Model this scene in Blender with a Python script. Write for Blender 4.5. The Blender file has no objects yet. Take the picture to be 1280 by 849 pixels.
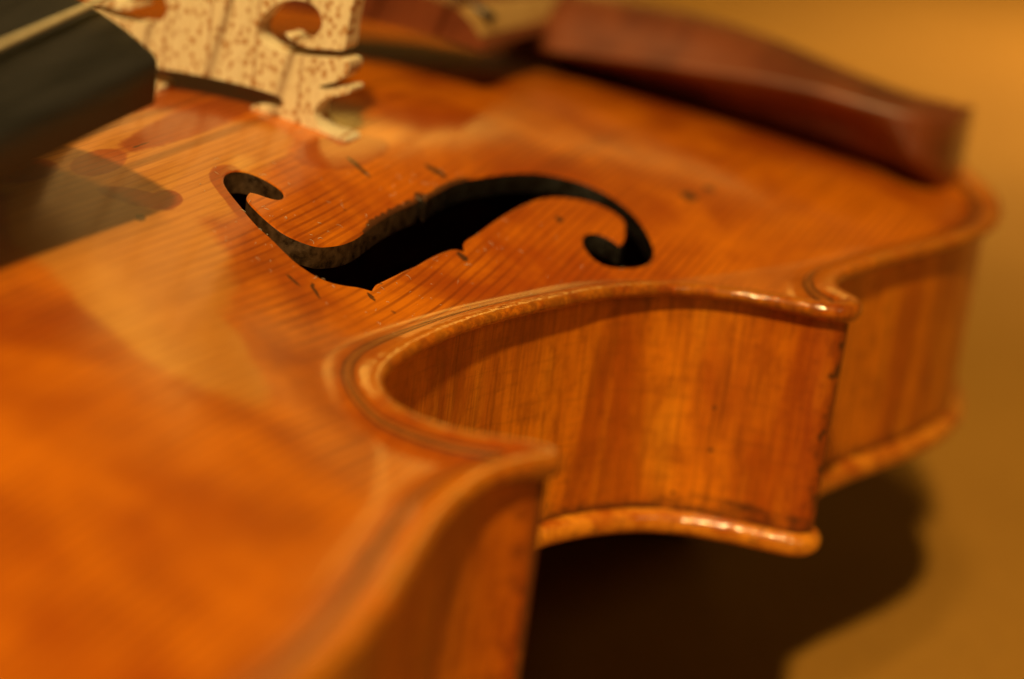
import bpy, math
import numpy as np
from mathutils import Vector, Matrix
from mathutils.geometry import delaunay_2d_cdt

scene = bpy.context.scene
col = scene.collection
MM = 0.001

# ---------------------------------------------------------------- camera
cd = bpy.data.cameras.new('camera')
cam = bpy.data.objects.new('camera', cd)
col.objects.link(cam)
scene.camera = cam
CAM_POS = np.array([-270.14, -143.62, 69.83])
yaw, pitch, roll = math.radians(18.987), math.radians(17.892), math.radians(7.28)
fwd = np.array([math.cos(yaw)*math.cos(pitch), math.sin(yaw)*math.cos(pitch), -math.sin(pitch)])
rgt = np.array([math.sin(yaw), -math.cos(yaw), 0.0])
upv = np.cross(rgt, fwd)
rgt, upv = math.cos(roll)*rgt+math.sin(roll)*upv, -math.sin(roll)*rgt+math.cos(roll)*upv
m = Matrix.Identity(4)
for i in range(3):
    m[i][0], m[i][1], m[i][2], m[i][3] = rgt[i], upv[i], -fwd[i], CAM_POS[i]*MM
cam.matrix_world = m
cd.sensor_width = 36
cd.lens = 2806.1*36/1280
cd.clip_start = 0.01
cd.clip_end = 20
cd.dof.use_dof = True
cd.dof.focus_distance = 0.279
cd.dof.aperture_fstop = 9.2

# ---------------------------------------------------------------- light: warm indoor lamps and an added reflection panel
world = bpy.data.worlds.new('World')
scene.world = world
world.use_nodes = True
world.node_tree.nodes['Background'].inputs[0].default_value = (1.0, .54, .12, 1)
world.node_tree.nodes['Background'].inputs[1].default_value = .055

def lamp(name, pos, target, power, size, color=(1, .69, .26), size_y=None, spread=None):
    ld = bpy.data.lights.new(name, 'AREA')
    ld.energy = power
    ld.color = color
    if size_y:
        ld.shape = 'RECTANGLE'; ld.size = size; ld.size_y = size_y
    else:
        ld.shape = 'DISK'; ld.size = size
    if spread: ld.spread = spread
    o = bpy.data.objects.new(name, ld)
    col.objects.link(o)
    o.location = Vector(pos)*MM
    o.rotation_euler = (Vector(target)-Vector(pos)).to_track_quat('-Z', 'Y').to_euler()
    return o
def polar(az, el, r, c=(0, -50, -20)):
    a, e = math.radians(az), math.radians(el)
    return (c[0]+r*math.cos(e)*math.cos(a), c[1]+r*math.cos(e)*math.sin(a), c[2]+r*math.sin(e))
lamp('key_lamp', polar(193, 51, 1300), (0, -50, -20), 17.0, .06)
lamp('second_lamp', polar(182, 68, 1250), (0, -50, -20), 4.0, .12)
lamp('side_lamp', polar(243, 38, 1500), (0, -50, -20), 1.1, .30)
lamp('strip_lamp', polar(9, 19.5, 1700, (58, -60, -9)), (58, -60, -9), .07, .30, size_y=.06, color=(1, .56, .10))
lamp('added_reflection_panel', polar(17, 22.5, 1700, (-60, -30, -4)), (-60, -30, -4), .42, .19, size_y=.34, color=(1, .54, .08))  # added unseen panel; its reflection puts the pale veil on the belly
lamp('far_lamp', (1100, -250, 1000), (760, -230, -90), 2.0, .10, spread=math.radians(42))

scene.view_settings.view_transform = 'Standard'
scene.view_settings.look = 'None'
scene.view_settings.exposure = 0
scene.view_settings.gamma = 1
scene.cycles.max_bounces = 8
scene.cycles.use_denoising = True

# ---------------------------------------------------------------- violin shape (millimetres)
# x runs from neck to tail, y across, z up; the bridge stands near the origin, the crown of the belly is z = 0
UPPER = [(-194.5,0),(-194,-14),(-192,-27),(-185,-45),(-174,-60),(-158,-71),(-140,-77.5),(-122,-79.8),(-107,-79),(-95,-77),
         (-85,-75.2),(-77,-74.5),(-71.5,-74.8),(-67.5,-76),(-64.8,-77.6),(-63,-78.9)]
UTIP = [(-61.4,-79.2)]
CBOUT = [(-60.0,-78.2),(-59.4,-75.5),(-59.7,-72),(-60.2,-68.6),(-60,-65.3),(-58.9,-61.6),(-56.9,-58.2),(-54.2,-55.7),(-50.4,-53.7),
         (-46,-52.6),(-40,-52.2),(-34,-52.5),(-28,-53.3),(-21,-54.8),(-14,-57),(-6,-60),(0,-62.6),(5,-65.8),(9.3,-69.9),
         (11.9,-74.6),(13.2,-80),(13.7,-85),(14.0,-88.4),(14.6,-90.6)]
LTIP = [(16.2,-92.3),(18.4,-93.0),(20.6,-92.5)]
LOWER = [(22.2,-91.0),(23.9,-89.3),(26.7,-87.9),(30.5,-87.1),(35,-87.3),(42.5,-89.2),(49,-91.1),(55,-93.2),(62,-95.7),(69,-97.9),
         (77,-99.7),(86,-100.4),(96,-99.2),(108,-95.2),(122,-87.6),(135,-77),(146,-62),(154,-44),(159,-22),(160.5,0)]

def catmull(pts, step):
    P = np.array(pts, float)
    P = np.vstack([2*P[0]-P[1], P, 2*P[-1]-P[-2]])
    out = []
    for i in range(1, len(P)-2):
        p0, p1, p2, p3 = P[i-1:i+3]
        t0 = 0; t1 = t0+np.linalg.norm(p1-p0)**.5; t2 = t1+np.linalg.norm(p2-p1)**.5; t3 = t2+np.linalg.norm(p3-p2)**.5
        n = max(4, int(np.linalg.norm(p2-p1)/step*3))
        for t in np.linspace(t1, t2, n, endpoint=False):
            a1 = (t1-t)/(t1-t0)*p0+(t-t0)/(t1-t0)*p1; a2 = (t2-t)/(t2-t1)*p1+(t-t1)/(t2-t1)*p2; a3 = (t3-t)/(t3-t2)*p2+(t-t2)/(t3-t2)*p3
            b1 = (t2-t)/(t2-t0)*a1+(t-t0)/(t2-t0)*a2; b2 = (t3-t)/(t3-t1)*a2+(t-t1)/(t3-t1)*a3
            out.append((t2-t)/(t2-t1)*b1+(t-t1)/(t2-t1)*b2)
    out.append(P[-2])
    return np.array(out)

def resample(C, step):
    s = np.r_[0, np.cumsum(np.linalg.norm(np.diff(C, axis=0), axis=1))]
    n = max(2, int(round(s[-1]/step))+1)
    t = np.linspace(0, s[-1], n)
    return np.stack([np.interp(t, s, C[:, k]) for k in range(C.shape[1])], 1)

def half_outline():
    H = resample(catmull(UPPER+UTIP+CBOUT+LTIP+LOWER, .5), .5)
    for _ in range(4):
        H[1:-1] = .5*H[1:-1]+.25*(H[:-2]+H[2:])
    return H
HALF = half_outline()                                   # near side, neck to tail
OUT = np.vstack([HALF, (HALF*[1, -1])[-2:0:-1]])        # closed, counter-clockwise

def normals2(C, closed=True):
    if closed:
        T = np.roll(C, -1, 0)-np.roll(C, 1, 0)
    else:
        T = np.gradient(C, axis=0)
    T /= np.linalg.norm(T, axis=1)[:, None]
    return np.stack([-T[:, 1], T[:, 0]], 1)             # points inwards for OUT

def dist_to(C, P):
    """distance of points P to the closed polyline C"""
    key = (len(C), float(C[0, 0]), float(C[0, 1]), float(C[len(C)//3, 0]), float(C[len(C)//3, 1]))
    if key not in _trees:
        from mathutils.kdtree import KDTree
        D = np.vstack([C, C[:1]]); D = resample(D, .08)
        t = KDTree(len(D))
        for i, (x, y) in enumerate(D): t.insert((x, y, 0), i)
        t.balance(); _trees[key] = t
    f = _trees[key].find
    return np.array([f((x, y, 0))[2] for x, y in P])
_trees = {}

def inside(C, P):
    r = np.zeros(len(P), bool)
    x, y = P[:, 0], P[:, 1]
    x0, y0 = C[-1]
    for x1, y1 in C:
        m = ((y1 > y) != (y0 > y))
        if m.any():
            with np.errstate(divide='ignore', invalid='ignore'):
                r ^= m & (x < (x0-x1)*(y-y1)/(y0-y1)+x1)
        x0, y0 = x1, y1
    return r

def sstep(a, b, x):
    t = np.clip((x-a)/(b-a), 0, 1)
    return t*t*(3-2*t)

FLUTE, EDGE_TOP, EDGE_MID, EDGE_BOT = -14.55, -12.80, -13.6, -14.65
_wx = np.arange(-200., 171., 1.)
_ww = np.interp(_wx, [-200,-170,-140,-115,-90,-70,-52,-38,-24,-8,8,28,55,82,108,132,150,170],
                     [48,62,72,75,71,63,53,48.5,48.5,53,61,74,87,94.5,92,80,64,48])
_k = np.exp(-.5*(np.arange(-24, 25)/9.)**2); _k /= _k.sum()
_ww = np.convolve(np.pad(_ww, 24, 'edge'), _k, 'valid')
def arch(x, y, d, height=14.55):
    """height of the carved plate above its flute, 0 at the rim and `height` at the crown"""
    u = np.clip(np.abs(y)/np.interp(x, _wx, _ww), 0, 1)
    t = np.clip(np.abs(x+17)/172., 0, 1)
    s = (1-u*u)**1.30*(1-t**2.7)**1.25
    far = sstep(85, 120, np.abs(x+17))
    s = s*(1-far+far*sstep(3, 22, d)**.6)
    return height*s
def corner(x, y):
    """1 at the four corners, where the plates are left thicker, falling to 0 along the bouts"""
    return sum(np.exp(-((x-cx)**2+(np.abs(y)-cy)**2)/9.0**2) for cx, cy in ((18.0, 92.5), (-62.0, 78.5)))
def top_z(x, y, d):
    return FLUTE+arch(x, y, d)+(EDGE_TOP+.55*corner(x, y)-FLUTE)*(1-sstep(1.7, 7.6, d))
# outline of the sound hole, mm
FHOLE_MM = [(-23.02,-21.40),(-25.53,-22.15),(-26.25,-23.23),(-26.89,-24.52),(-27.40,-25.61),(-27.81,-26.92),(-28.11,-28.43),(-27.92,-29.68),(-27.28,-30.70),(-26.63,-31.72),(-25.45,-32.74),(-23.13,-33.47),(-20.92,-34.00),(-18.11,-34.25),(-15.19,-34.19),(-12.04,-34.04),(-8.58,-34.05),(-5.31,-34.18),(-2.46,-34.54),(0.41,-34.86),(2.53,-34.21),(1.42,-35.46),(2.84,-35.25),(6.39,-35.48),(10.15,-35.65),(14.07,-36.42),(17.82,-37.64),(21.53,-38.92),(24.55,-40.22),(27.16,-41.73),(29.11,-43.52),(30.66,-45.49),(31.67,-47.35),(32.02,-49.47),(32.04,-51.39),(31.44,-53.52),(30.28,-55.86),(28.29,-58.16),(25.97,-60.09),(23.46,-61.77),(21.36,-62.52),(18.86,-62.65),(16.78,-62.03),(14.88,-60.91),(13.42,-59.63),(12.28,-58.24),(12.34,-56.69),(13.36,-55.07),(14.95,-53.83),(16.70,-53.44),(18.32,-53.74),(19.24,-54.63),(19.63,-55.72),(19.63,-56.81),(19.21,-58.00),(20.70,-58.12),(23.56,-57.30),(26.80,-56.01),(27.45,-54.67),(27.64,-53.01),(27.23,-51.27),(26.33,-49.70),(25.01,-48.31),(23.46,-47.02),(21.51,-45.90),(18.95,-45.04),(15.85,-44.44),(12.37,-44.03),(8.84,-43.68),(5.15,-43.43),(1.33,-43.28),(-1.38,-42.98),(-2.87,-43.11),(-4.06,-44.01),(-4.33,-43.25),(-5.35,-42.67),(-7.98,-42.08),(-10.95,-41.67),(-14.22,-41.43),(-17.22,-41.01),(-21.13,-40.68),(-24.48,-40.41),(-26.44,-40.88),(-27.44,-39.74),(-29.30,-38.74),(-30.76,-37.86),(-31.89,-36.83),(-32.51,-35.55),(-32.68,-34.04),(-32.52,-32.63),(-31.77,-30.63),(-30.95,-28.59),(-30.51,-26.74),(-29.06,-24.34),(-27.94,-22.79),(-27.11,-21.52),(-25.86,-19.88),(-24.47,-18.45),(-23.23,-17.69),(-22.00,-17.26),(-20.59,-17.12),(-18.90,-17.45),(-17.88,-18.29),(-17.44,-19.45),(-17.34,-20.79),(-17.45,-22.24),(-17.89,-23.58),(-18.72,-24.30),(-19.87,-24.49),(-20.84,-24.31),(-21.33,-23.74),(-21.91,-23.08),(-22.19,-22.27),(-22.41,-21.70)]

# ---------------------------------------------------------------- materials
class Nodes:
    def __init__(self, name):
        self.mat = bpy.data.materials.new(name)
        self.mat.use_nodes = True
        self.t = self.mat.node_tree
        self.b = self.t.nodes['Principled BSDF']
    def n(self, kind, **kw):
        x = self.t.nodes.new(kind)
        for k, v in kw.items(): setattr(x, k, v)
        return x
    def put(self, sock, v):
        if hasattr(v, 'is_output'): self.t.links.new(v, sock)
        else: sock.default_value = v
    def coord(self, scale=(1000, 1000, 1000), kind='Object', loc=(0, 0, 0)):
        c = self.n('ShaderNodeTexCoord'); mp = self.n('ShaderNodeMapping')
        self.t.links.new(c.outputs[kind], mp.inputs[0]); mp.inputs['Scale'].default_value = scale; mp.inputs['Location'].default_value = loc
        return mp.outputs[0]
    def noise(self, vec, scale, detail=3, rough=.5, dist=0):
        x = self.n('ShaderNodeTexNoise'); self.put(x.inputs['Vector'], vec)
        x.inputs['Scale'].default_value = scale; x.inputs['Detail'].default_value = detail
        x.inputs['Roughness'].default_value = rough; x.inputs['Distortion'].default_value = dist
        return x.outputs['Fac']
    def wave(self, vec, scale, dist, detail=2, dscale=1, direction='Y'):
        x = self.n('ShaderNodeTexWave', bands_direction=direction); self.put(x.inputs['Vector'], vec)
        x.inputs['Scale'].default_value = scale; x.inputs['Distortion'].default_value = dist
        x.inputs['Detail'].default_value = detail; x.inputs['Detail Scale'].default_value = dscale
        return x.outputs['Fac']
    def vor(self, vec, scale, feature='F1', rand=1):
        x = self.n('ShaderNodeTexVoronoi', feature=feature); self.put(x.inputs['Vector'], vec)
        x.inputs['Scale'].default_value = scale; x.inputs['Randomness'].default_value = rand
        return x.outputs['Distance']
    def attr(self, name):
        return self.n('ShaderNodeAttribute', attribute_name=name).outputs['Fac']
    def math(self, op, a, b=0.0, c=0.0):
        x = self.n('ShaderNodeMath', operation=op)
        self.put(x.inputs[0], a); self.put(x.inputs[1], b); self.put(x.inputs[2], c)
        return x.outputs[0]
    def step(self, v, a, b, lo=0.0, hi=1.0):
        x = self.n('ShaderNodeMapRange', interpolation_type='SMOOTHSTEP')
        self.put(x.inputs[0], v)
        for i, q in enumerate((a, b, lo, hi)): x.inputs[i+1].default_value = q
        return x.outputs[0]
    def mix(self, f, a, b, mode='MIX'):
        x = self.n('ShaderNodeMix', data_type='RGBA', blend_type=mode)
        self.put(x.inputs[0], f)
        for s, v in ((x.inputs[6], a), (x.inputs[7], b)):
            self.put(s, v if hasattr(v, 'is_output') else (*v, 1) if len(v) == 3 else v)
        return x.outputs[2]
    def bump(self, h, strength, dist):
        x = self.n('ShaderNodeBump'); x.inputs['Strength'].default_value = strength; x.inputs['Distance'].default_value = dist
        self.put(x.inputs['Height'], h)
        return x.outputs[0]
    def out(self, color, rough, coat=0.0, coat_rough=.1, normal=None, coat_normal=None, spec=.5):
        b = self.b
        self.put(b.inputs['Base Color'], color if hasattr(color, 'is_output') else (*color, 1))
        self.put(b.inputs['Roughness'], rough)
        b.inputs['Specular IOR Level'].default_value = spec
        b.inputs['Coat Weight'].default_value = coat
        self.put(b.inputs['Coat Roughness'], coat_rough)
        b.inputs['Coat IOR'].default_value = 1.6
        if normal: self.put(b.inputs['Normal'], normal)
        if coat_normal: self.put(b.inputs['Coat Normal'], coat_normal)
        return self.mat

def belly_material():
    k = Nodes('varnished_spruce')
    p = k.coord()
    pl = k.coord((60, 1000, 1000))                                  # stretched along the grain
    warp = k.noise(k.coord((25, 120, 120)), .3, 3)
    v = k.n('ShaderNodeVectorMath', operation='ADD')
    cmb = k.n('ShaderNodeCombineXYZ'); k.put(cmb.inputs[1], k.math('MULTIPLY', warp, 2.0))
    k.put(v.inputs[0], p); k.put(v.inputs[1], cmb.outputs[0])
    gv = k.n('ShaderNodeVectorMath', operation='MULTIPLY'); k.put(gv.inputs[0], v.outputs[0]); gv.inputs[1].default_value = (.014, 1, .25)
    late = k.noise(gv.outputs[0], .75, 2, .55)                      # annual rings: irregular, drawn out along the grain
    bands = k.step(k.wave(v.outputs[0], .26, .9, 2, .3), .55, 1.0)
    ring = k.math('MAXIMUM', k.math('MULTIPLY', k.step(late, .52, .70), .55), k.math('MULTIPLY', bands, k.step(late, .34, .56, .25, 1.0)))
    fine = k.noise(pl, 2.2, 4, .6)
    grain = k.math('MULTIPLY', ring, k.step(k.noise(p, .06, 2), .3, .7, .35, 1.0))
    blot = k.noise(p, .032, 5, .6, .5)
    wear = k.math('ADD', k.attr('wear'), k.math('MULTIPLY_ADD', k.noise(k.coord((500, 1000, 1000)), .22, 4, .6), .7, -.35))
    wear = k.step(wear, .30, .72)
    c = k.mix(k.step(blot, .34, .66), (.36, .058, .0006), (.72, .186, .0016))
    c = k.mix(k.math('MULTIPLY', wear, .9), c, (.62, .235, .030))
    c = k.mix(k.step(k.math('ADD', k.attr('old'), k.math('MULTIPLY_ADD', k.noise(p, .28, 5, .65), 1.1, -.55)), .25, .70, 0, .70), c, (.30, .042, .0008))
    c = k.mix(k.math('MULTIPLY', grain, k.math('MULTIPLY_ADD', wear, -.25, .74)), c, (.19, .028, .001))
    c = k.mix(k.step(fine, .45, .75, 0, .28), c, (.26, .045, .001))
    d = k.attr('rim')                                               # mm to the outer edge
    rubbed = k.math('MULTIPLY', k.step(d, 4.0, 1.0), k.step(k.noise(p, .25, 4, .6), .35, .6))
    c = k.mix(k.math('MULTIPLY', rubbed, .65), c, (.56, .185, .008))
    grime = k.math('MULTIPLY', k.math('MULTIPLY', k.step(d, 2.6, 4.2), k.step(d, 7.5, 5.0)), k.step(k.noise(p, .16, 4, .65), .34, .66))
    c = k.mix(k.math('MULTIPLY', grime, .50), c, (.14, .030, .003))
    end = k.math('MULTIPLY', k.step(d, 1.3, .2), k.step(k.noise(p, .8, 5, .7), .34, .60))
    c = k.mix(k.math('MULTIPLY', end, .62), c, (.12, .026, .002))
    dark = k.math('ADD', k.attr('dark'), k.math('MULTIPLY_ADD', k.noise(p, .9, 5, .7), 1.5, -.75))
    dk = k.step(dark, .42, .70)
    c = k.mix(k.math('MULTIPLY', dk, .85), c, (.030, .016, .008))
    nick = k.math('MULTIPLY', k.step(k.vor(p, .17), .075, .045), k.step(k.noise(p, .05, 1), .52, .6))
    c = k.mix(k.math('MULTIPLY', nick, .7), c, (.05, .018, .008))
    # bare wood shows a fine relief, the varnish over it a much weaker one
    h = k.math('ADD', k.math('MULTIPLY', grain, -.6), k.math('MULTIPLY', k.noise(p, 1.6, 5, .65), .9))
    nb = k.bump(h, .35, .00010)
    orange = k.noise(k.coord((250, 1000, 1000)), .35, 3, .5)
    hc = k.math('ADD', k.math('MULTIPLY', orange, .9), k.math('ADD', k.math('MULTIPLY', k.noise(p, .9, 5, .7), .12), k.math('MULTIPLY', k.noise(p, .55, 2, .5), k.math('MULTIPLY', k.step(d, 3.0, 1.4), 4.5))))
    cb = k.bump(hc, .30, .00012)
    rough = k.math('MULTIPLY', k.math('MULTIPLY_ADD', k.noise(p, .12, 3, .6), .16, .08), k.step(d, 1.5, 6.0, .40, 1.0))
    return k.out(c, .5, .9, rough, nb, cb, .15)

def rib_material(light=1.0, name='varnished_maple_ribs'):
    k = Nodes(name)
    uv = k.coord((1, 1, 1), 'UV')                                   # u along the rib, v up, both in mm
    us = k.coord((1, .05, 1), 'UV')
    um = k.coord((1, .22, 1), 'UV')
    flame = k.noise(um, .085, 4, .6, .6)
    streak = k.noise(k.coord((1, .14, 1), 'UV'), .50, 4, .62, .25)
    hair = k.noise(k.coord((1, .035, 1), 'UV'), 1.5, 4, .75)
    cross = k.noise(k.coord((.10, 1, 1), 'UV'), 1.0, 4, .7)
    blot = k.noise(uv, .10, 5, .65)
    c = k.mix(k.step(flame, .34, .66), (.42*light, .082*light, .001), (.78*light, .225*light, .002))
    c = k.mix(k.step(streak, .46, .68, 0, .50), c, (.25, .050, .001))
    c = k.mix(k.step(k.noise(um, .11, 5, .6), .50, .72, 0, .55), c, (.88*light, .33*light, .010))
    c = k.mix(k.step(hair, .47, .68, 0, .50), c, (.17, .034, .001))
    c = k.mix(k.step(k.noise(k.coord((1, .5, 1), 'UV'), .55, 5, .7), .50, .70, 0, .45), c, (.24, .046, .001))
    c = k.mix(k.step(cross, .50, .72, 0, .34), c, (.20, .044, .001))
    c = k.mix(k.step(blot, .50, .72, 0, .45), c, (.22, .036, .0008))
    c = k.mix(k.math('MULTIPLY', k.attr('red'), k.step(blot, .3, .6, .45, .85)), c, (.30, .034, .0008))
    dirt_shade = k.math('ADD', k.attr('dirt_shade'), k.math('MULTIPLY_ADD', k.noise(uv, .40, 5, .7), 1.2, -.60))
    c = k.mix(k.step(dirt_shade, .20, .80, 0, .88), c, (.045, .014, .005))
    speck = k.math('MULTIPLY', k.step(k.vor(uv, .22), .085, .05), k.step(k.noise(uv, .09, 1), .50, .58))
    c = k.mix(k.math('MULTIPLY', speck, .85), c, (.03, .012, .006))
    h = k.math('ADD', k.math('MULTIPLY', hair, .6), k.math('MULTIPLY', k.noise(uv, 1.8, 4, .7), .7))
    nb = k.bump(h, .4, .00012)
    cb = k.bump(k.math('ADD', k.math('MULTIPLY', hair, .5), k.math('MULTIPLY', k.noise(uv, 1.1, 4, .7), .6)), .30, .00010)
    return k.out(c, .5, .7, k.math('MULTIPLY_ADD', blot, .25, .10), nb, cb, .2)

def maple_back_material():
    k = Nodes('varnished_maple_back')
    p = k.coord()
    c = k.mix(k.step(k.noise(p, .22, 4, .6), .35, .65), (.38, .085, .003), (.68, .24, .014))
    c = k.mix(k.step(k.noise(k.coord((1000, 60, 1000)), .5, 3, .6), .5, .75, 0, .4), c, (.16, .04, .006))
    c = k.mix(k.step(k.noise(p, .5, 4, .7), .58, .70, 0, .7), c, (.07, .025, .01))
    cb = k.bump(k.math('ADD', k.noise(p, .6, 2, .5), k.math('MULTIPLY', k.noise(p, 2.2, 3, .7), .15)), .5, .0004)
    return k.out(c, .45, .9, .08, cb, cb, .2)

def simple(name, c0, c1, scale, rough, coat=0.0, coat_rough=.1, bump=.2, bdist=.0001, stretch=(1000, 1000, 1000), lo=.35, hi=.65):
    k = Nodes(name)
    p = k.coord(stretch)
    f = k.noise(p, scale, 4, .6)
    nb = k.bump(k.noise(p, scale*3, 4, .65), bump, bdist)
    return k.out(k.mix(k.step(f, lo, hi), c0, c1), rough, coat, coat_rough, nb, nb)

def bridge_material():
    k = Nodes('speckled_maple')
    p = k.coord((1000, 1000, 620))
    spot_p = k.coord((250, 1000, 760))
    rag = k.noise(k.coord(), 1.1, 3, .6)
    spot = k.step(k.math('ADD', k.vor(spot_p, 1.0), k.math('MULTIPLY_ADD', rag, .6, -.30)), .44, .28)
    spot = k.math('MULTIPLY', spot, k.step(k.noise(k.coord(), .25, 2), .26, .42))
    fib = k.noise(k.coord((1000, 1000, 70)), 1.6, 3, .6)
    c = k.mix(k.step(fib, .35, .65), (.77, .65, .44), (.86, .75, .54))
    c = k.mix(k.math('MULTIPLY', spot, .85), c, (.44, .20, .05))
    line = k.wave(k.coord((200, 1000, 240), loc=(0, 2.3, 0)), .045, 1.0, 2, .6)
    c = k.mix(k.step(line, .985, .999, 0, .6), c, (.34, .15, .05))
    nb = k.bump(k.math('ADD', spot, fib), .3, .00012)
    return k.out(c, .5, 0, .1, nb)

def ebony_edge_material():
    k = Nodes('blackened_sound_hole_wall')
    p = k.coord()
    f = k.noise(p, .7, 5, .6)
    sep = k.n('ShaderNodeSeparateXYZ'); k.put(sep.inputs[0], p)
    dusty = k.step(sep.outputs[0], 10, -14)                         # dust has settled on the upper half
    c = k.mix(k.math('MULTIPLY', dusty, k.step(f, .15, .85)), (.006, .004, .003), (.085, .040, .016))
    nb = k.bump(k.noise(p, 2.0, 4, .7), .4, .0002)
    return k.out(c, k.step(f, .3, .7, .22, .7), 0, .15, nb, None, .35)

def table_material():
    k = Nodes('ochre_table')
    p = k.coord()
    c = k.mix(k.step(k.noise(p, .012, 4, .6), .3, .7), (.34, .158, .019), (.40, .19, .025))
    c = k.mix(k.step(k.noise(p, .35, 3, .7), .35, .75, 0, .35), c, (.25, .115, .018))
    nb = k.bump(k.noise(p, .8, 4, .7), .3, .0003)
    return k.out(c, .75, 0, .1, nb, None, .25)

M_BELLY = belly_material()
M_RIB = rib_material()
M_BACK = maple_back_material()
M_UNDER = simple('low_bounce_varnished_maple', (.07, .022, .006), (.11, .034, .008), .08, .4, .5, .2)  # back's underside, darkened so less bounce reaches the table shadow
M_HOLE = ebony_edge_material()
M_INSIDE = simple('bare_wood_inside', (.10, .055, .025), (.14, .08, .035), .2, .8)
M_BLACK = simple('dyed_purfling', (.012, .007, .004), (.05, .018, .004), .35, .5, .2, .2)
M_PALE = simple('pale_purfling', (.42, .11, .004), (.52, .15, .008), .5, .45, .5, .15)
M_BRIDGE = bridge_material()
M_EBONY = simple('ebony', (.013, .0125, .0125), (.026, .024, .024), .3, .42, .15, .3, stretch=(60, 1000, 1000))
M_ROSE = simple('red_boxwood', (.12, .026, .008), (.19, .046, .013), .12, .45, .4, .38, stretch=(200, 1000, 1000))
M_WORN_LIT = simple('worn_lit_boxwood_edge', (.40, .22, .07), (.52, .31, .11), .2, .5, .2, .35)  # tailpiece edge, worn; its lit tone is painted into the pale colour
M_DUST = simple('pale_lint', (.5, .42, .32), (.7, .62, .5), 1.0, .8)
M_STRING = simple('gut_string', (.52, .42, .26), (.62, .52, .34), .8, .35)
M_NECK = simple('maple_neck', (.34, .15, .03), (.42, .2, .05), .1, .4, .4, .2)
M_REST = simple('dark_foam', (.012, .010, .009), (.02, .017, .015), .5, .9)
M_TABLE = table_material()


# ---------------------------------------------------------------- helpers
def mesh_obj(name, V, F, mat, parent=None, smooth=True, mats=None, fmat=None):
    me = bpy.data.meshes.new(name)
    me.from_pydata((np.asarray(V, float)*MM).tolist(), [], [tuple(int(i) for i in f) for f in F])
    for q in (mats or [mat]): me.materials.append(q)
    if fmat is not None: me.polygons.foreach_set('material_index', np.asarray(fmat, np.int32))
    me.polygons.foreach_set('use_smooth', [smooth]*len(me.polygons))
    me.update()
    o = bpy.data.objects.new(name, me)
    col.objects.link(o)
    if parent: o.parent = parent
    return o
def set_attr(o, name, vals):
    a = o.data.attributes.new(name, 'FLOAT', 'POINT')
    a.data.foreach_set('value', np.asarray(vals, np.float32))
def tube(path, rad, n=10):
    P = np.array(path, float); V = []; F = []
    T = np.gradient(P, axis=0); T /= np.linalg.norm(T, axis=1)[:, None]
    for p, t, r in zip(P, T, np.broadcast_to(rad, len(P))):
        a = np.cross(t, (0, 0, 1)); a /= np.linalg.norm(a)+1e-9; b = np.cross(a, t)
        for j in range(n):
            an = 2*math.pi*j/n
            V.append(p+r*(math.cos(an)*a+math.sin(an)*b))
    for i in range(len(P)-1):
        for j in range(n):
            F.append((i*n+j, i*n+(j+1) % n, (i+1)*n+(j+1) % n, (i+1)*n+j))
    F.append(tuple(range(n))[::-1]); F.append(tuple((len(P)-1)*n+j for j in range(n)))
    return V, F
def loft(sections, cap=True):
    S = [np.asarray(s, float) for s in sections]; n = len(S[0]); V = np.vstack(S); F = []
    for i in range(len(S)-1):
        for j in range(n):
            F.append((i*n+j, i*n+(j+1) % n, (i+1)*n+(j+1) % n, (i+1)*n+j))
    if cap:
        F.append(tuple(range(n))[::-1]); F.append(tuple((len(S)-1)*n+j for j in range(n)))
    return V, F
def recalc(o):
    import bmesh
    bm = bmesh.new(); bm.from_mesh(o.data); bmesh.ops.recalc_face_normals(bm, faces=bm.faces); bm.to_mesh(o.data); bm.free()
def sharp(o, deg=35):
    me = o.data
    me.shade_smooth() if hasattr(me, 'shade_smooth') else None
    try: me.set_sharp_from_angle(angle=math.radians(deg))
    except Exception: pass

# ---------------------------------------------------------------- table
TZ = -91.0
n = 24
tv = [(-900+3000*i/n, -1400+2800*j/n, TZ) for i in range(n+1) for j in range(n+1)]
tf = [(i*(n+1)+j, (i+1)*(n+1)+j, (i+1)*(n+1)+j+1, i*(n+1)+j+1) for i in range(n) for j in range(n)]
table = mesh_obj('table_top', tv, tf, M_TABLE, None, False)
table['kind'] = 'structure'
table['label'] = 'plain ochre brown table top under and behind the violin'

# ---------------------------------------------------------------- the violin
violin = bpy.data.objects.new('violin', None)
violin.empty_display_size = .05
col.objects.link(violin)
violin.location = (0, 0, 0)
violin['label'] = 'old orange-brown varnished violin lying on its back, seen close up'
violin['category'] = 'violin'

FHOLE = np.array(FHOLE_MM)
def soften(C, corner=55):
    """resample the traced sound-hole outline and round all but its sharp corners"""
    D = []
    L = len(C)
    for i in range(L):
        a, b = C[i], C[(i+1) % L]
        k = max(1, int(np.linalg.norm(b-a)/.35))
        for j in range(k): D.append(a+(b-a)*j/k)
    D = np.array(D)
    for _ in range(5):
        t1 = D-np.roll(D, 2, 0); t2 = np.roll(D, -2, 0)-D
        cs = (t1*t2).sum(1)/(np.linalg.norm(t1, axis=1)*np.linalg.norm(t2, axis=1)+1e-9)
        w = np.where(cs > math.cos(math.radians(corner)), .5, .06)[:, None]
        D = D*(1-w)+w*.5*(np.roll(D, 1, 0)+np.roll(D, -1, 0))
    return D
FH = soften(FHOLE)
if ((FH[:, 0]*np.roll(FH[:, 1], -1)-np.roll(FH[:, 0], -1)*FH[:, 1]).sum()) < 0: FH = FH[::-1]
FH2 = (FH*[1, -1])[::-1]
nO = len(OUT)
NRM = normals2(OUT)
def ring(dd): return OUT+NRM*dd

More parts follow.
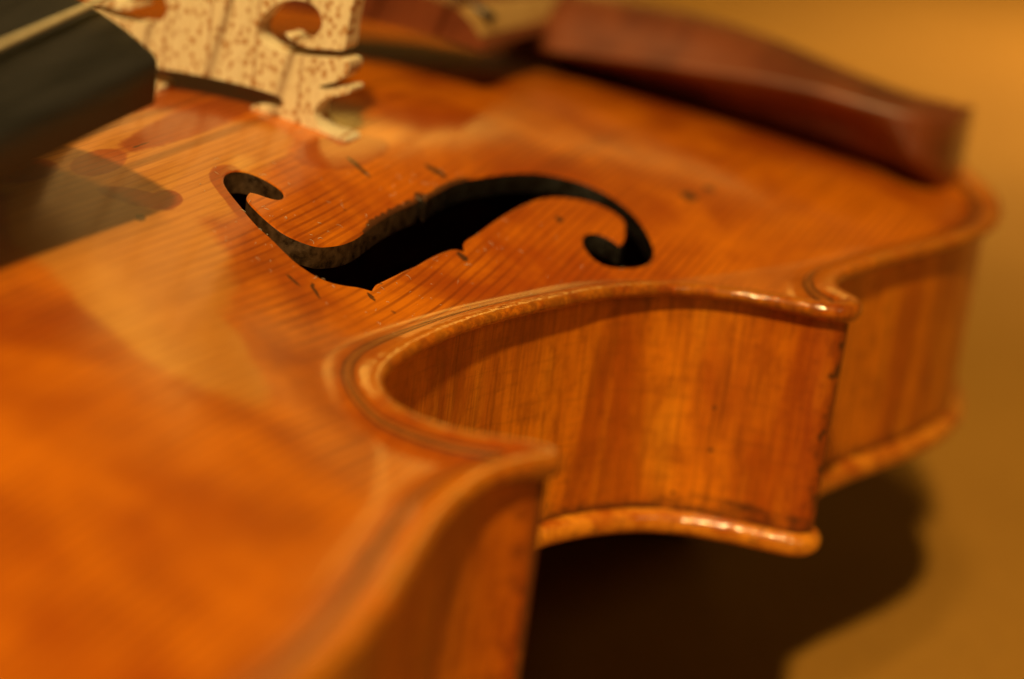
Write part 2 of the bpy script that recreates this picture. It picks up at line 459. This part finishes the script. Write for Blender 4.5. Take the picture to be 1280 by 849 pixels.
# rounded rim of the plate as rings: outside half-way up (d=0) to the top (d=2) and to the underside
TOPR = [(0, 0), (.03, .30), (.14, .58), (.36, .80), (.68, .93), (1.05, .98), (1.5, .96), (2.0, .90)]      # (d, height above the middle of the edge / crest height)
BOTR = [(1.5*(1-math.cos(a)), -math.sin(a)) for a in np.radians([15, 35, 55, 75, 90])]
CREST = (EDGE_TOP-EDGE_MID)/.90

def plate_points(spacing_fine, spacing_coarse, holes, fine_box, margin):
    pts = []
    x0, x1, y0, y1 = fine_box
    for sp, fine in ((spacing_fine, True), (spacing_coarse, False)):
        if sp is None: continue
        r = 0
        for y in np.arange(-102, 102, sp*.866):
            xs = np.arange(-196, 162, sp)+(r % 2)*sp*.5
            r += 1
            inb = (xs > x0) & (xs < x1) & (y > y0) & (y < y1)
            xs = xs[inb] if fine else xs[~inb]
            pts.append(np.stack([xs, np.full(len(xs), y)], 1))
    P = np.vstack(pts)
    P = P[inside(OUT, P)]
    d = dist_to(OUT, P)
    P = P[d > margin]
    for h in holes:
        P = P[~inside(h, P)]
        P = P[dist_to(h, P) > .55]
    return P

INNER = ring(2.0)
hole_rings = [(FH, FH-normals2(FH)*.32), (FH2, FH2-normals2(FH2)*.32)]
grid = plate_points(.8, 2.6, (FH, FH2), (-135, 105, -102, 22), 2.5)
grid = grid[~((grid[:, 0] > -48) & (grid[:, 0] < 56) & (grid[:, 1] > -66) & (grid[:, 1] < -5))]
dense = plate_points(.42, None, (FH, FH2), (-48, 56, -66, -5), 2.5)
grid = np.vstack([grid, dense])
allp = [INNER, FH, hole_rings[0][1], FH2, hole_rings[1][1], grid]
offs = np.cumsum([0]+[len(a) for a in allp])
edges = []
for q in (0, 1, 3):
    L = len(allp[q]); edges += [(int(offs[q]+i), int(offs[q]+(i+1) % L)) for i in range(L)]
P2 = np.vstack(allp)
res = delaunay_2d_cdt([Vector(p) for p in P2.tolist()], edges, [], 0, 1e-7)
cv = np.array([tuple(v) for v in res[0]])
ct = np.array([f for f in res[2] if len(f) == 3])
cen = cv[ct].mean(1)
keep = inside(INNER, cen) & ~inside(FH, cen) & ~inside(FH2, cen)
ct = ct[keep]
orig = res[3]
new_of = {}
for i, lst in enumerate(orig):
    for j in lst: new_of[j] = i
cd_ = dist_to(OUT, cv)
def zfun(P, d): return top_z(P[:, 0], P[:, 1], d)
cz = zfun(cv, cd_)
i_inner = [new_of[int(offs[0]+i)] for i in range(nO)]
cz[i_inner] = EDGE_TOP+.55*corner(cv[i_inner, 0], cv[i_inner, 1])
hole_ids = []
for q in (1, 3):
    ids = [new_of[int(offs[q]+i)] for i in range(len(allp[q]))]
    hole_ids.append(ids); cz[ids] -= .16
# analytic normals for clean reflections
e = .4
def zq(P): return zfun(P, dist_to(OUT, P))
gx = (zq(cv+[e, 0])-zq(cv-[e, 0]))/(2*e); gy = (zq(cv+[0, e])-zq(cv-[0, e]))/(2*e)
V = [np.c_[cv, cz]]; F = [tuple(t) for t in ct]; FM = [0]*len(ct)
N = [np.c_[-gx, -gy, np.ones(len(cv))]]
for ids in hole_ids:                                    # softly broken edge round the sound holes
    N[0][ids, :2] += normals2(cv[ids])*.9
D = [cd_]
base = len(cv)
prev = i_inner
PROF = TOPR[::-1]+BOTR
for q_ in range(1, len(PROF)):
    d_, z_ = PROF[q_]
    a_, b_ = PROF[q_-1], PROF[min(q_+1, len(PROF)-1)]
    tx, tz = b_[0]-a_[0], b_[1]-a_[1]                     # along the profile, outwards and down
    n_out, n_up = -tz*.95, -tx
    if q_ == len(PROF)-1: n_out, n_up = .1, -1
    R_ = ring(d_)
    ids = list(range(base, base+nO)); base += nO
    th = corner(OUT[:, 0], OUT[:, 1])
    V.append(np.c_[R_, EDGE_MID+(z_*(CREST+.61*th) if z_ > 0 else z_*(EDGE_MID-EDGE_BOT+.55*th))])
    N.append(np.c_[-NRM*n_out, np.full(nO, n_up)])
    D.append(np.full(nO, max(d_, 0)))
    for i in range(nO):
        j = (i+1) % nO
        F.append((prev[j], prev[i], ids[i], ids[j])); FM.append(0)
    prev = ids
# underside (its own vertices), 2.8 mm below
def under_z(z, d): return np.where(d < 5, EDGE_BOT, np.minimum(z-2.8, EDGE_BOT+np.maximum(d-5, 0)*3))
ub = base
uz = under_z(cz, cd_)
V.append(np.c_[cv, uz]); N.append(np.c_[gx, gy, -np.ones(len(cv))]); D.append(cd_)
base += len(cv)
for t in ct: F.append((ub+t[0], ub+t[2], ub+t[1])); FM.append(2)
for i in range(nO):
    j = (i+1) % nO
    F.append((prev[j], prev[i], ub+i_inner[i], ub+i_inner[j])); FM.append(2)
# walls of the sound holes
for ids in hole_ids:
    L = len(ids)
    C = cv[ids]
    nn = normals2(C)
    lev = [0, .18, .5, .8, 1.0]
    rows = []
    for q, f in enumerate(lev):
        rows.append(list(range(base, base+L))); base += L
        zz = cz[ids]*(1-f)+uz[ids]*f
        out = -.10*f
        V.append(np.c_[C-nn*out*-1*0, zz]); N.append(np.c_[nn, np.full(L, .25*(1-f))]); D.append(np.full(L, 50.))
    for a, b in zip(rows[:-1], rows[1:]):
        for i in range(L):
            j = (i+1) % L
            F.append((a[i], a[j], b[j], b[i])); FM.append(1)
V = np.vstack(V); N = np.vstack(N); D = np.concatenate(D)
N /= np.linalg.norm(N, axis=1)[:, None]
belly = mesh_obj('top_plate', V, F, None, violin, True, [M_BELLY, M_HOLE, M_INSIDE], FM)
belly.data.normals_split_custom_set_from_vertices(N.tolist())
set_attr(belly, 'rim', D)

# wear of the varnish: paler rubbed field beside the bridge, with islands of old red varnish and the bridge's shade painted in
def blob(P, x, y, rx, ry, ang=0, soft=.35):
    a = math.radians(ang); q = P-[x, y]
    u = (q[:, 0]*math.cos(a)+q[:, 1]*math.sin(a))/rx; w = (-q[:, 0]*math.sin(a)+q[:, 1]*math.cos(a))/ry
    return 1-sstep(1-soft, 1+soft, np.sqrt(u*u+w*w))
XY = V[:, :2]
wear = np.maximum.reduce([blob(XY, -30, -8, 27, 15, 8), blob(XY, -52, -20, 22, 13, 35), blob(XY, -66, -32, 20, 9, 60), blob(XY, -12, -12, 14, 7, 0)])
old = np.zeros(len(XY))
for a in ((-35, -6.6, 6.5, 2.6, 10), (-41, -15.5, 4.5, 2.6, -50), (-37, -17.5, 3, 1.6, 10), (-2, -4, 26, 3.4, 4), (3, -22, 10, 4, -6), (-46, -3, 6, 3, 0)):  # the long strip paints the shade beneath the bridge; the rest is old varnish
    wear = wear*(1-blob(XY, *a, soft=.22)); old = np.maximum(old, blob(XY, *a, soft=.3))
dh = dist_to(FH, XY)
eye = (1-sstep(1.3, 2.3, dh))*(1-sstep(-19, -16, XY[:, 0]))*sstep(-26, -23.5, XY[:, 1])*(1-sstep(-1.2, 1.2, .75*(XY[:, 0]+25)-(XY[:, 1]+21)*.66))
eye2 = (1-sstep(1.2, 2.2, dh))*blob(XY, -24, -16.5, 7, 4.5, 35, .3)
old = np.maximum(old, .9*np.maximum(eye2, eye)); wear = wear*(1-np.maximum(eye, eye2))
set_attr(belly, 'old', old)
set_attr(belly, 'wear', wear*.95)
dark = np.zeros(len(XY))
for a in ((.5, -25.7, 2.8, .6, 62), (11.4, -32.6, 1.9, .9, 80), (-37.3, -35.2, 1.3, .35, 75), (-36.2, -37.8, 1.6, .32, 50), (-35.2, -36.9, .8, .3, 20),
          (45.5, -59.8, 1.8, 1.3, 0), (52, -61, 1.1, .9, 0), (1.2, -34.9, 1.5, .9, 40), (-5.6, -44.4, 1.0, .7, 60), (-28.0, -41.6, .9, .45, 60),
          (-46, -19, 1.2, .6, 20), (17, -49.5, .8, .7, 0), (-24, -6, 3.2, .22, 4), (-20, -4.6, 2.6, .2, 3)):
    dark = np.maximum(dark, blob(XY, *a, soft=.5))
# sooty rim along the bridge side of the stem of the sound hole
dh = dist_to(FH, XY)
dark = np.maximum(dark, .85*(1-sstep(.2, 1.5, dh))*(XY[:, 1] > -36.5)*sstep(-20, -12, XY[:, 0])*(1-sstep(12, 20, XY[:, 0]))*(XY[:, 1] < -30))
set_attr(belly, 'dark', dark)

# purfling: six inlaid pieces, black-pale-black, each following its bout and mitred at the corners
def nearest_index(p): return int(np.argmin(((HALF-np.array(p))**2).sum(1)))
iU = nearest_index(UTIP[0]); iL = nearest_index(LTIP[1])
BOUTS = [(0, iU), (iU, iL), (iL, len(HALF)-1)]
def purfling_piece(i0, i1, side):
    C = HALF[i0:i1+1]; nn = normals2(HALF, False)[i0:i1+1]
    lanes = []
    dl = [3.70, 4.07, 4.49, 4.86]
    mid = C+nn*4.28
    ok = dist_to(OUT, mid) > 4.28-.22
    idx = np.where(ok)[0]
    C = C[idx[0]:idx[-1]+1]; nn = nn[idx[0]:idx[-1]+1]
    Vv = []; Ff = []; Fm = []
    for q, dd in enumerate(dl):
        p = C+nn*dd
        z = top_z(p[:, 0], p[:, 1], dist_to(OUT, p))+(.035 if q in (1, 2) else .02)
        Vv.append(np.c_[p, z])
    L = len(C)
    for q in range(3):
        for i in range(L-1):
            f = (q*L+i, q*L+i+1, (q+1)*L+i+1, (q+1)*L+i)
            Ff.append(f if side > 0 else f[::-1]); Fm.append(1 if q == 1 else 0)
    Vv = np.vstack(Vv)
    if side < 0: Vv = Vv*[1, -1, 1]
    mesh_obj('purfling', Vv, Ff, None, belly, True, [M_BLACK, M_PALE], Fm)
for i0, i1 in BOUTS:
    purfling_piece(i0, i1, 1); purfling_piece(i0, i1, -1)

# ---------------------------------------------------------------- ribs: one per bout and side, 1.2 mm thick
RT, RB = -14.62, -45.82
def rib(i0, i1, side, over0, over1, overm=2.3, nz=16, chips=()):
    C = HALF[i0:i1+1]; nn = normals2(HALF, False)[i0:i1+1]
    s = np.r_[0, np.cumsum(np.linalg.norm(np.diff(C, axis=0), axis=1))]
    ov = overm+(over0-overm)*np.exp(-s/9)+(over1-overm)*np.exp(-(s[-1]-s)/9)
    mid = C+nn*ov[:, None]
    ok = np.where(dist_to(OUT, mid) > ov-.12)[0]
    C, nn, ov, s = [a[ok[0]:ok[-1]+1] for a in (C, nn, ov, s)]
    L = len(C)
    lev = np.linspace(RT, RB, nz)
    Vv = []; U = []; dirt_shade = []; red = []
    for z in lev:
        p = C+nn*ov[:, None]
        Vv.append(np.c_[p, np.full(L, z)]); U.append(np.c_[s, np.full(L, z)])
        e0, e1 = s-s[0], s[-1]-s
        em = np.minimum(e0, e1)
        q = np.maximum.reduce([.85*np.exp(-(em/.75)**2), np.full(L, .50*math.exp(-(RT-z)/1.2)), np.full(L, .74*math.exp(-(z-RB)/2.4)), .58*np.exp(-em/6)])  # seam and bottom dirt; the top term is painted shade under the overhang
        for cs, cz_, rs, rz in chips:
            g = np.sqrt(((e1-cs)/rs)**2+((z-cz_)/rz)**2)
            q = np.maximum(q, (1.15 if rs < 2 else .62)*(1-sstep(.5 if rs < 2 else .1, 1.3 if rs < 2 else 1.8, g)))
        dirt_shade.append(q); red.append(np.exp(-(em/9)**2)*.9)
    for z in (RT, RB):
        p = C+nn*(ov+1.2)[:, None]
        Vv.append(np.c_[p, np.full(L, z)]); U.append(np.c_[s, np.full(L, z)]); dirt_shade.append(np.full(L, .6)); red.append(np.zeros(L))
    k = len(lev); Ff = []
    for q in range(k-1):
        for i in range(L-1): Ff.append((q*L+i, (q+1)*L+i, (q+1)*L+i+1, q*L+i+1))
    for i in range(L-1):
        Ff.append((k*L+i, k*L+i+1, (k+1)*L+i+1, (k+1)*L+i))
    for i, flip in ((0, 0), (L-1, 1)):
        f = [q*L+i for q in range(k)]+[(k+1)*L+i, k*L+i]
        Ff.append(tuple(f[::-1] if flip else f))
    Vv = np.vstack(Vv); U = np.vstack(U)
    if side < 0:
        Vv = Vv*[1, -1, 1]; Ff = [f[::-1] for f in Ff]
    o = mesh_obj('rib', Vv, Ff, M_RIB, violin)
    uvl = o.data.uv_layers.new(name='UVMap')
    li = np.empty(len(o.data.loops), np.int32); o.data.loops.foreach_get('vertex_index', li)
    uvl.data.foreach_set('uv', U[li].astype(np.float32).ravel())
    set_attr(o, 'dirt_shade', np.concatenate(dirt_shade)); set_attr(o, 'red', np.concatenate(red))
    sharp(o, 50)
    return o
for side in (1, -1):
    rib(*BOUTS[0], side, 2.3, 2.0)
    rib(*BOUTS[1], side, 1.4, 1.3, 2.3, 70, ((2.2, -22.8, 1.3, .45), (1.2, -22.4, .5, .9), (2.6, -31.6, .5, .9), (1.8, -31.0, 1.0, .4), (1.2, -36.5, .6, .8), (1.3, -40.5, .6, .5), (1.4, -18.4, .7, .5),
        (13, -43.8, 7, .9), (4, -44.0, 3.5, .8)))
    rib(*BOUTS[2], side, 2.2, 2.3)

# ---------------------------------------------------------------- back plate, arched downwards
BTOP, BMID, BBOT = -45.9, -47.6, -49.3
bgrid = plate_points(3.0, 3.0, (), (-500, 500, -500, 500), 3.5)
bp2 = np.vstack([ring(2.0), bgrid])
r2 = delaunay_2d_cdt([Vector(p) for p in bp2.tolist()], [(i, (i+1) % nO) for i in range(nO)], [], 0, 1e-7)
bv = np.array([tuple(v) for v in r2[0]]); btri = np.array([f for f in r2[2] if len(f) == 3])
btri = btri[inside(ring(2.0), bv[btri].mean(1))]
bmap = {}
for i, lst in enumerate(r2[3]):
    for j in lst: bmap[j] = i
bd = dist_to(OUT, bv)
zb = BBOT+1.0-arch(bv[:, 0], bv[:, 1], bd, 12.5)-1.0*(1-sstep(1.9, 6.2, bd))
bi = [bmap[i] for i in range(nO)]
zb[bi] = BBOT
V = [np.c_[bv, zb]]; F = [(t[0], t[2], t[1]) for t in btri]; base = len(bv); prev = bi; n_under = len(F)
for a in np.radians([80, 65, 50, 35, 20, 5, -12, -30, -50, -70, -90]):
    dd = 2.0*(1-math.cos(a)) if a > 0 else 1.4*(1-math.cos(a))
    ids = list(range(base, base+nO)); base += nO
    V.append(np.c_[ring(dd), np.full(nO, BMID-1.7*math.sin(a))])
    for i in range(nO):
        j = (i+1) % nO; F.append((prev[i], prev[j], ids[j], ids[i]))
    prev = ids
ids = list(range(base, base+len(bv))); base += len(bv)
V.append(np.c_[bv, np.where(bd < 5, BTOP, zb+3.4)])
for t in btri: F.append((ids[t[0]], ids[t[1]], ids[t[2]]))
for i in range(nO):
    j = (i+1) % nO; F.append((prev[i], prev[j], ids[bi[j]], ids[bi[i]]))
back = mesh_obj('back_plate', np.vstack(V), F, None, violin, True, [M_BACK, M_UNDER], [1 if i < n_under else 0 for i in range(len(F))])

# ---------------------------------------------------------------- bridge: flat profile with feet, kidneys and heart, 4.5 mm at the feet
BX, BY, BZ = 8.5, 1.3, -.4
near = [(-20.3,24.5),(-21.6,21.5),(-21.2,18.5),(-20.7,14.1),(-20.55,11.2),(-20.3,10.75),(-17.8,10.4),(-15.1,10.1),(-13.4,10.35),(-12.0,10.9),(-11.4,11.5),(-12.1,11.45),(-13.0,11.0),(-14.5,10.95),(-15.9,11.8),(-16.8,13.4),(-16.4,15.0),
        (-15.4,15.9),(-13.9,16.3),(-11.6,16.1),(-9.2,14.8),(-7.6,12.9),(-7.1,11.3),(-7.9,9.8),(-10.0,9.0),(-13.0,8.75),(-17.0,9.1),(-20.6,9.55),(-21.4,9.3),(-21.6,8.6),(-21.3,7.6),(-20.2,6.6),(-18.8,5.75),(-17.6,5.3),(-17.2,5.0),(-17.7,4.8),
        (-19.6,5.3),(-21.3,5.85),(-22.0,5.75),(-22.0,5.2),(-21.0,4.6),(-19.2,4.0),(-17.7,3.0),(-17.0,1.6),(-17.4,.3),(-18.7,-.7),(-21.2,-1.0),(-22.2,-1.35),(-22.3,-1.9)]
foot_u = [(y, float(top_z(np.array([BX]), np.array([y]), np.array([30.]))[0])-.05) for y in np.linspace(-22.0, -7.4, 8)]
inner = [(-7.2,.3),(-8.3,.75),(-11.3,1.05),(-12.1,1.7),(-11.6,2.45),(-9.5,2.85),(-6,3.1),(-2,3.2)]
topc = [(y, 26+7*math.sqrt(max(0, 1-(y/24.)**2))) for y in np.linspace(-19.4, -1.5, 9)]
half = [(y, z+BZ) for y, z in topc[::-1]+near]+foot_u+[(y, z+BZ) for y, z in inner]
prof = half+[(-y, z) for y, z in half[::-1]]
heart = []
for a in np.linspace(0, 2*math.pi, 28, endpoint=False):
    heart.append((3.6*math.sin(a)**3*1.1, 17.5+.27*(13*math.cos(a)-5*math.cos(2*a)-2*math.cos(3*a)-math.cos(4*a))))
prof = [tuple(p) for p in resample(catmull(prof+prof[:1], .12), .28)[:-1]]
pts = prof+heart
E_ = [(i, (i+1) % len(prof)) for i in range(len(prof))]+[(len(prof)+i, len(prof)+(i+1) % len(heart)) for i in range(len(heart))]
rb = delaunay_2d_cdt([Vector(p) for p in pts], E_, [], 0, 1e-6)
bv2 = np.array([tuple(v) for v in rb[0]]); t3 = [f for f in rb[2] if len(f) == 3]
cc = np.array([bv2[list(f)].mean(0) for f in t3])
kp = inside(np.array(prof), cc) & ~inside(np.array(heart), cc)
t3 = [f for f, q in zip(t3, kp) if q]
def thick(z): return 2.25-.7*np.clip(z/33, 0, 1)
nb = len(bv2)
Vf = np.c_[BX-thick(bv2[:, 1]), bv2[:, 0]+BY, bv2[:, 1]]; Vb = np.c_[BX+thick(bv2[:, 1]), bv2[:, 0]+BY, bv2[:, 1]]
Vs = np.vstack([Vf, Vb]); Fs = [tuple(f) for f in t3]+[tuple(nb+i for i in f[::-1]) for f in t3]
cnt = {}
for f in t3:
    for a, b in zip(f, (*f[1:], f[0])): cnt[(a, b)] = 1
for (a, b) in cnt:
    if (b, a) not in cnt: Fs.append((b, a, nb+a, nb+b))
bridge = mesh_obj('bridge', Vs, Fs, M_BRIDGE, violin, True)
recalc(bridge)
bv_mod = bridge.modifiers.new('bevel', 'BEVEL'); bv_mod.width = .10*MM; bv_mod.segments = 2; bv_mod.limit_method = 'ANGLE'; bv_mod.angle_limit = math.radians(50); bv_mod.use_clamp_overlap = True
sharp(bridge, 40)

# ---------------------------------------------------------------- fingerboard and neck
def fb_section(x):
    t = (x+52)/(-325+52)
    w = 22.5+(12-22.5)*t
    zb_ = 12.4+(x+52)*.135
    Rr = 42.; ze = zb_+5.0
    zc_ = ze-math.sqrt(Rr*Rr-w*w)
    pts = [(x, -w, zb_), (x, -w-.1, zb_+2.5), (x, -w, ze-.55), (x, -w+.18, ze-.15)]
    for y in np.linspace(-w+.6, w-.6, 19): pts.append((x, y, zc_+math.sqrt(Rr*Rr-y*y)))
    pts += [(x, w-.18, ze-.15), (x, w, ze-.55), (x, w+.1, zb_+2.5), (x, w, zb_)]
    pts += [(x, y, zb_+1.2*(1-(y/w)**2)) for y in np.linspace(w*.8, -w*.8, 7)]
    return pts
secs = [fb_section(x) for x in np.linspace(-325, -51.2, 40)]
last = np.array(fb_section(-50.5)); cmid = last.mean(0); last[:, 1:] = cmid[1:]+(last[:, 1:]-cmid[1:])*.985
secs.append(last)
Vv, Ff = loft(secs)
fb = mesh_obj('fingerboard', Vv, Ff, M_EBONY, violin); recalc(fb); sharp(fb, 45)
secs = []
for x in np.linspace(-330, -150, 30):
    t = (x+52)/(-325+52); w = (21.9+(12-21.9)*t)*.92; zt = 12.4+(x+52)*.135+.3
    dep = 12 if x < -215 else 12+10*sstep(-215, -194, x)
    if x > -193: zt = min(zt, 12.4+(x+52)*.135+.3); dep = 6 if x > -170 else 22
    secs.append([(x, w*math.cos(a), zt+(dep*math.sin(a) if math.sin(a) < 0 else 0)) for a in np.linspace(math.pi, 2*math.pi, 16)])
secs = [s for s in secs if s[0][0] <= -190]
Vv, Ff = loft(secs)
nk = mesh_obj('neck', Vv, Ff, M_NECK, violin); recalc(nk)

# ---------------------------------------------------------------- tailpiece
secs = []
for t in np.linspace(0, 1, 24):
    x = 54+112*t
    w = 22.3+(9.5-22.3)*t**.85
    zb_ = 4.0-9.0*t
    h = 7.0-1.5*t
    if t == 0: w *= .97; h *= .9
    k_ = h/7.0
    s = [(x, -w+1.0, zb_+.2), (x, -w-.1, zb_+.9*k_), (x, -w*.95, zb_+2.6*k_), (x, -w*.87, zb_+4.8*k_), (x, -w*.76, zb_+6.6*k_)]
    s += [(x, y, zb_+(7.0+1.6*(1-(y/(w*.7))**2))*k_) for y in np.linspace(-w*.68, w*.68, 9)]
    s += [(x, -y_, z_) for _, y_, z_ in s[4::-1]]
    s += [(x, y, zb_+1.5*(1-(y/w)**2)) for y in np.linspace(w*.85, -w*.85, 7)]
    secs.append(s)
Vv, Ff = loft(secs)
nsec = len(secs[0])
tp = mesh_obj('tailpiece', Vv, Ff, None, violin, True, [M_ROSE, M_WORN_LIT], [1 if (len(f) == 4 and (f[0] % nsec) in (2, 3, 15, 16)) else 0 for f in Ff]); recalc(tp); sharp(tp, 50)
fr = [(60.5, y, 4.0+7.0-4*(y/22.3)**2+.6) for y in np.linspace(-20, 20, 17)]
Vv, Ff = tube(fr, .8, 8)
mesh_obj('string_fret', Vv, Ff, M_EBONY, tp)
Vv, Ff = loft([[(157, y-1.5*q, -13.5), (157, y-1.5*q, -6.5), (161.5, y-1.5*q, -7.5), (161.8, y-1.5*q, -15)] for y, q in ((-16, 1), (16, -1))])
mesh_obj('saddle', Vv, Ff, M_EBONY, violin, False)

# ---------------------------------------------------------------- strings
for i, y in enumerate((-16.5, -5.5, 5.5, 16.5)):
    zbr = 26+7*math.sqrt(1-(y/24.)**2)+.2
    zn = 12.4-273*.135+5.0+4.0
    P = [(-325, y*.5, zn), (BX-.5, y, zbr), (BX+.5, y, zbr), (61, y*.95, 11.6-4*(y/22.3)**2*.9+.6)]
    P = np.vstack([np.linspace(a, b, 14)[(1 if q else 0):] for q, (a, b) in enumerate(zip(P[:-1], P[1:]))])
    Vv, Ff = tube(P, (.42, .40, .36, .15)[i], 8)
    mesh_obj('string', Vv, Ff, M_STRING, violin)

# ---------------------------------------------------------------- chin rest beside the tailpiece
def chin_section(y):
    t = (y+88.5)/73.5
    endn = math.sqrt(max(0, 1-(1-min(1, t/.10))**2)); endf = math.sqrt(max(0, 1-(1-min(1, (1-t)/.06))**2))
    xf = 92+11*(1-endn)+4*(1-endf)+3.0*max(0, (.30-t)/.30)**2
    xb = xf+(24+22*t)*(1-.45*(1-endn))-4*(1-endf)
    rim = np.interp(y, [-88.5, -84, -78, -66, -56, -46, -35, -20, -9], [-2.4, -.6, .2, 1.5, 1.6, 1.2, .8, -.1, -.6])
    crest = np.interp(y, [-88.5, -84, -78, -71, -63, -55, -46, -38, -30, -9], [-1.4, .2, .9, 2.2, 4.0, 5.8, 7.2, 7.9, 8.0, 7.0])
    bot = np.interp(y, [-88.5, -86, -78, -68, -52, -36, -9], [-12.6, -10.0, -6.6, -5.4, -5.3, -4.8, -3.2])
    w = xb-xf
    uc = 9.0*endn*sstep(.04, .25, t)+.6
    s = [(xf+uc+1, y, bot), (xf+uc*.8, y, bot+.8), (xf+uc*.38, y, bot*.55+rim*.45), (xf+.25, y, rim-1.6), (xf+.35, y, rim-.5), (xf+1.4, y, rim+.05)]
    for f in (.12, .2, .28, .4, .55, .7, .85, .95):
        dx_ = w*f
        g = np.interp(dx_, [0, 5, 9, 12.5, 16, 45], [rim, rim+(crest-rim)*.5, rim+(crest-rim)*.85, crest, crest-.5, crest-.5-29*.32])
        s.append((xf+dx_, y, g))
    ze_ = s[-1][2]
    s += [(xb-.3, y, ze_-1.5), (xb-.6, y, ze_-3), (xb-2, y, min(bot-8, ze_-4)), (xf+w*.6, y, bot-8), (xf+w*.36, y, bot-4.2)]
    return s
ys = np.r_[-88.5, -88.3, -87.8, -86.8, -85.5, -84, -82, np.linspace(-79, -20, 24), -18, -16.5, -15.5, -15.1]
Vv, Ff = loft([chin_section(y) for y in ys])
cr_ = mesh_obj('chin_rest', Vv, Ff, M_ROSE, violin); recalc(cr_)
cr_.modifiers.new('smooth', 'SUBSURF').levels = 1; cr_.modifiers['smooth'].render_levels = 2

# ---------------------------------------------------------------- shoulder rest that carries the body above the table
secs = []
for y in np.linspace(-52, 52, 21):
    xc = 116-6*(y/62)**2
    zt = BBOT+1-float(arch(np.array([xc]), np.array([y]), np.array([40.]), 12.5)[0])-.8
    secs.append([(xc+9*math.cos(a), y, (zt-(zt-TZ-.3)*.5)+((zt-TZ-.3)*.5)*math.sin(a)*(1 if abs(math.sin(a)) < .99 else 1)) for a in np.linspace(0, 2*math.pi, 16, endpoint=False)])
Vv, Ff = loft(secs)
sr = mesh_obj('shoulder_rest', Vv, Ff, M_REST, violin); recalc(sr)

# ---------------------------------------------------------------- lint and dust caught round the sound hole
rng = np.random.default_rng(7)
Vd, Fd = [], []
def lint(x, y, ln, r, lift):
    ang = rng.uniform(0, 2*math.pi); n_ = 5
    c_ = rng.uniform(-1.2, 1.2)
    path = []
    for q in range(n_):
        t = q/(n_-1); a_ = ang+c_*t
        px, py = x+ln*t*math.cos(a_), y+ln*t*math.sin(a_)
        path.append((px, py))
    path = np.array(path)
    z = top_z(path[:, 0], path[:, 1], dist_to(OUT, path))+r+lift*np.sin(np.linspace(0, math.pi, n_))
    v_, f_ = tube(np.c_[path, z], r, 4)
    b_ = sum(len(a) for a in Vd)
    Vd.append(np.array(v_)); Fd.extend([tuple(i+b_ for i in f) for f in f_])
for _ in range(120):
    i = rng.integers(0, len(FH)); o_ = abs(rng.normal(0, 3.2))+.1
    p = FH[i]-normals2(FH)[i]*o_
    if inside(FH, p[None])[0] or p[0] > 14: continue
    lint(p[0], p[1], rng.uniform(.1, 1.0)**1.5+.08, rng.uniform(.018, .034), rng.uniform(0, .25))
for _ in range(90):
    x, y = rng.uniform(-40, 12), rng.uniform(-56, -24)
    if inside(FH, np.array([[x, y]]))[0] or dist_to(FH, np.array([[x, y]]))[0] < .4 or dist_to(OUT, np.array([[x, y]]))[0] < 2.5: continue
    lint(x, y, rng.uniform(.05, .5), rng.uniform(.016, .03), rng.uniform(0, .12))
dust = mesh_obj('dust', np.vstack(Vd), Fd, M_DUST, belly)
dust['kind'] = 'stuff'

# the violin's origin is where it stands on the table
violin.location = (0, 0, TZ*MM)
for ch in list(violin.children): ch.location.z -= TZ*MM
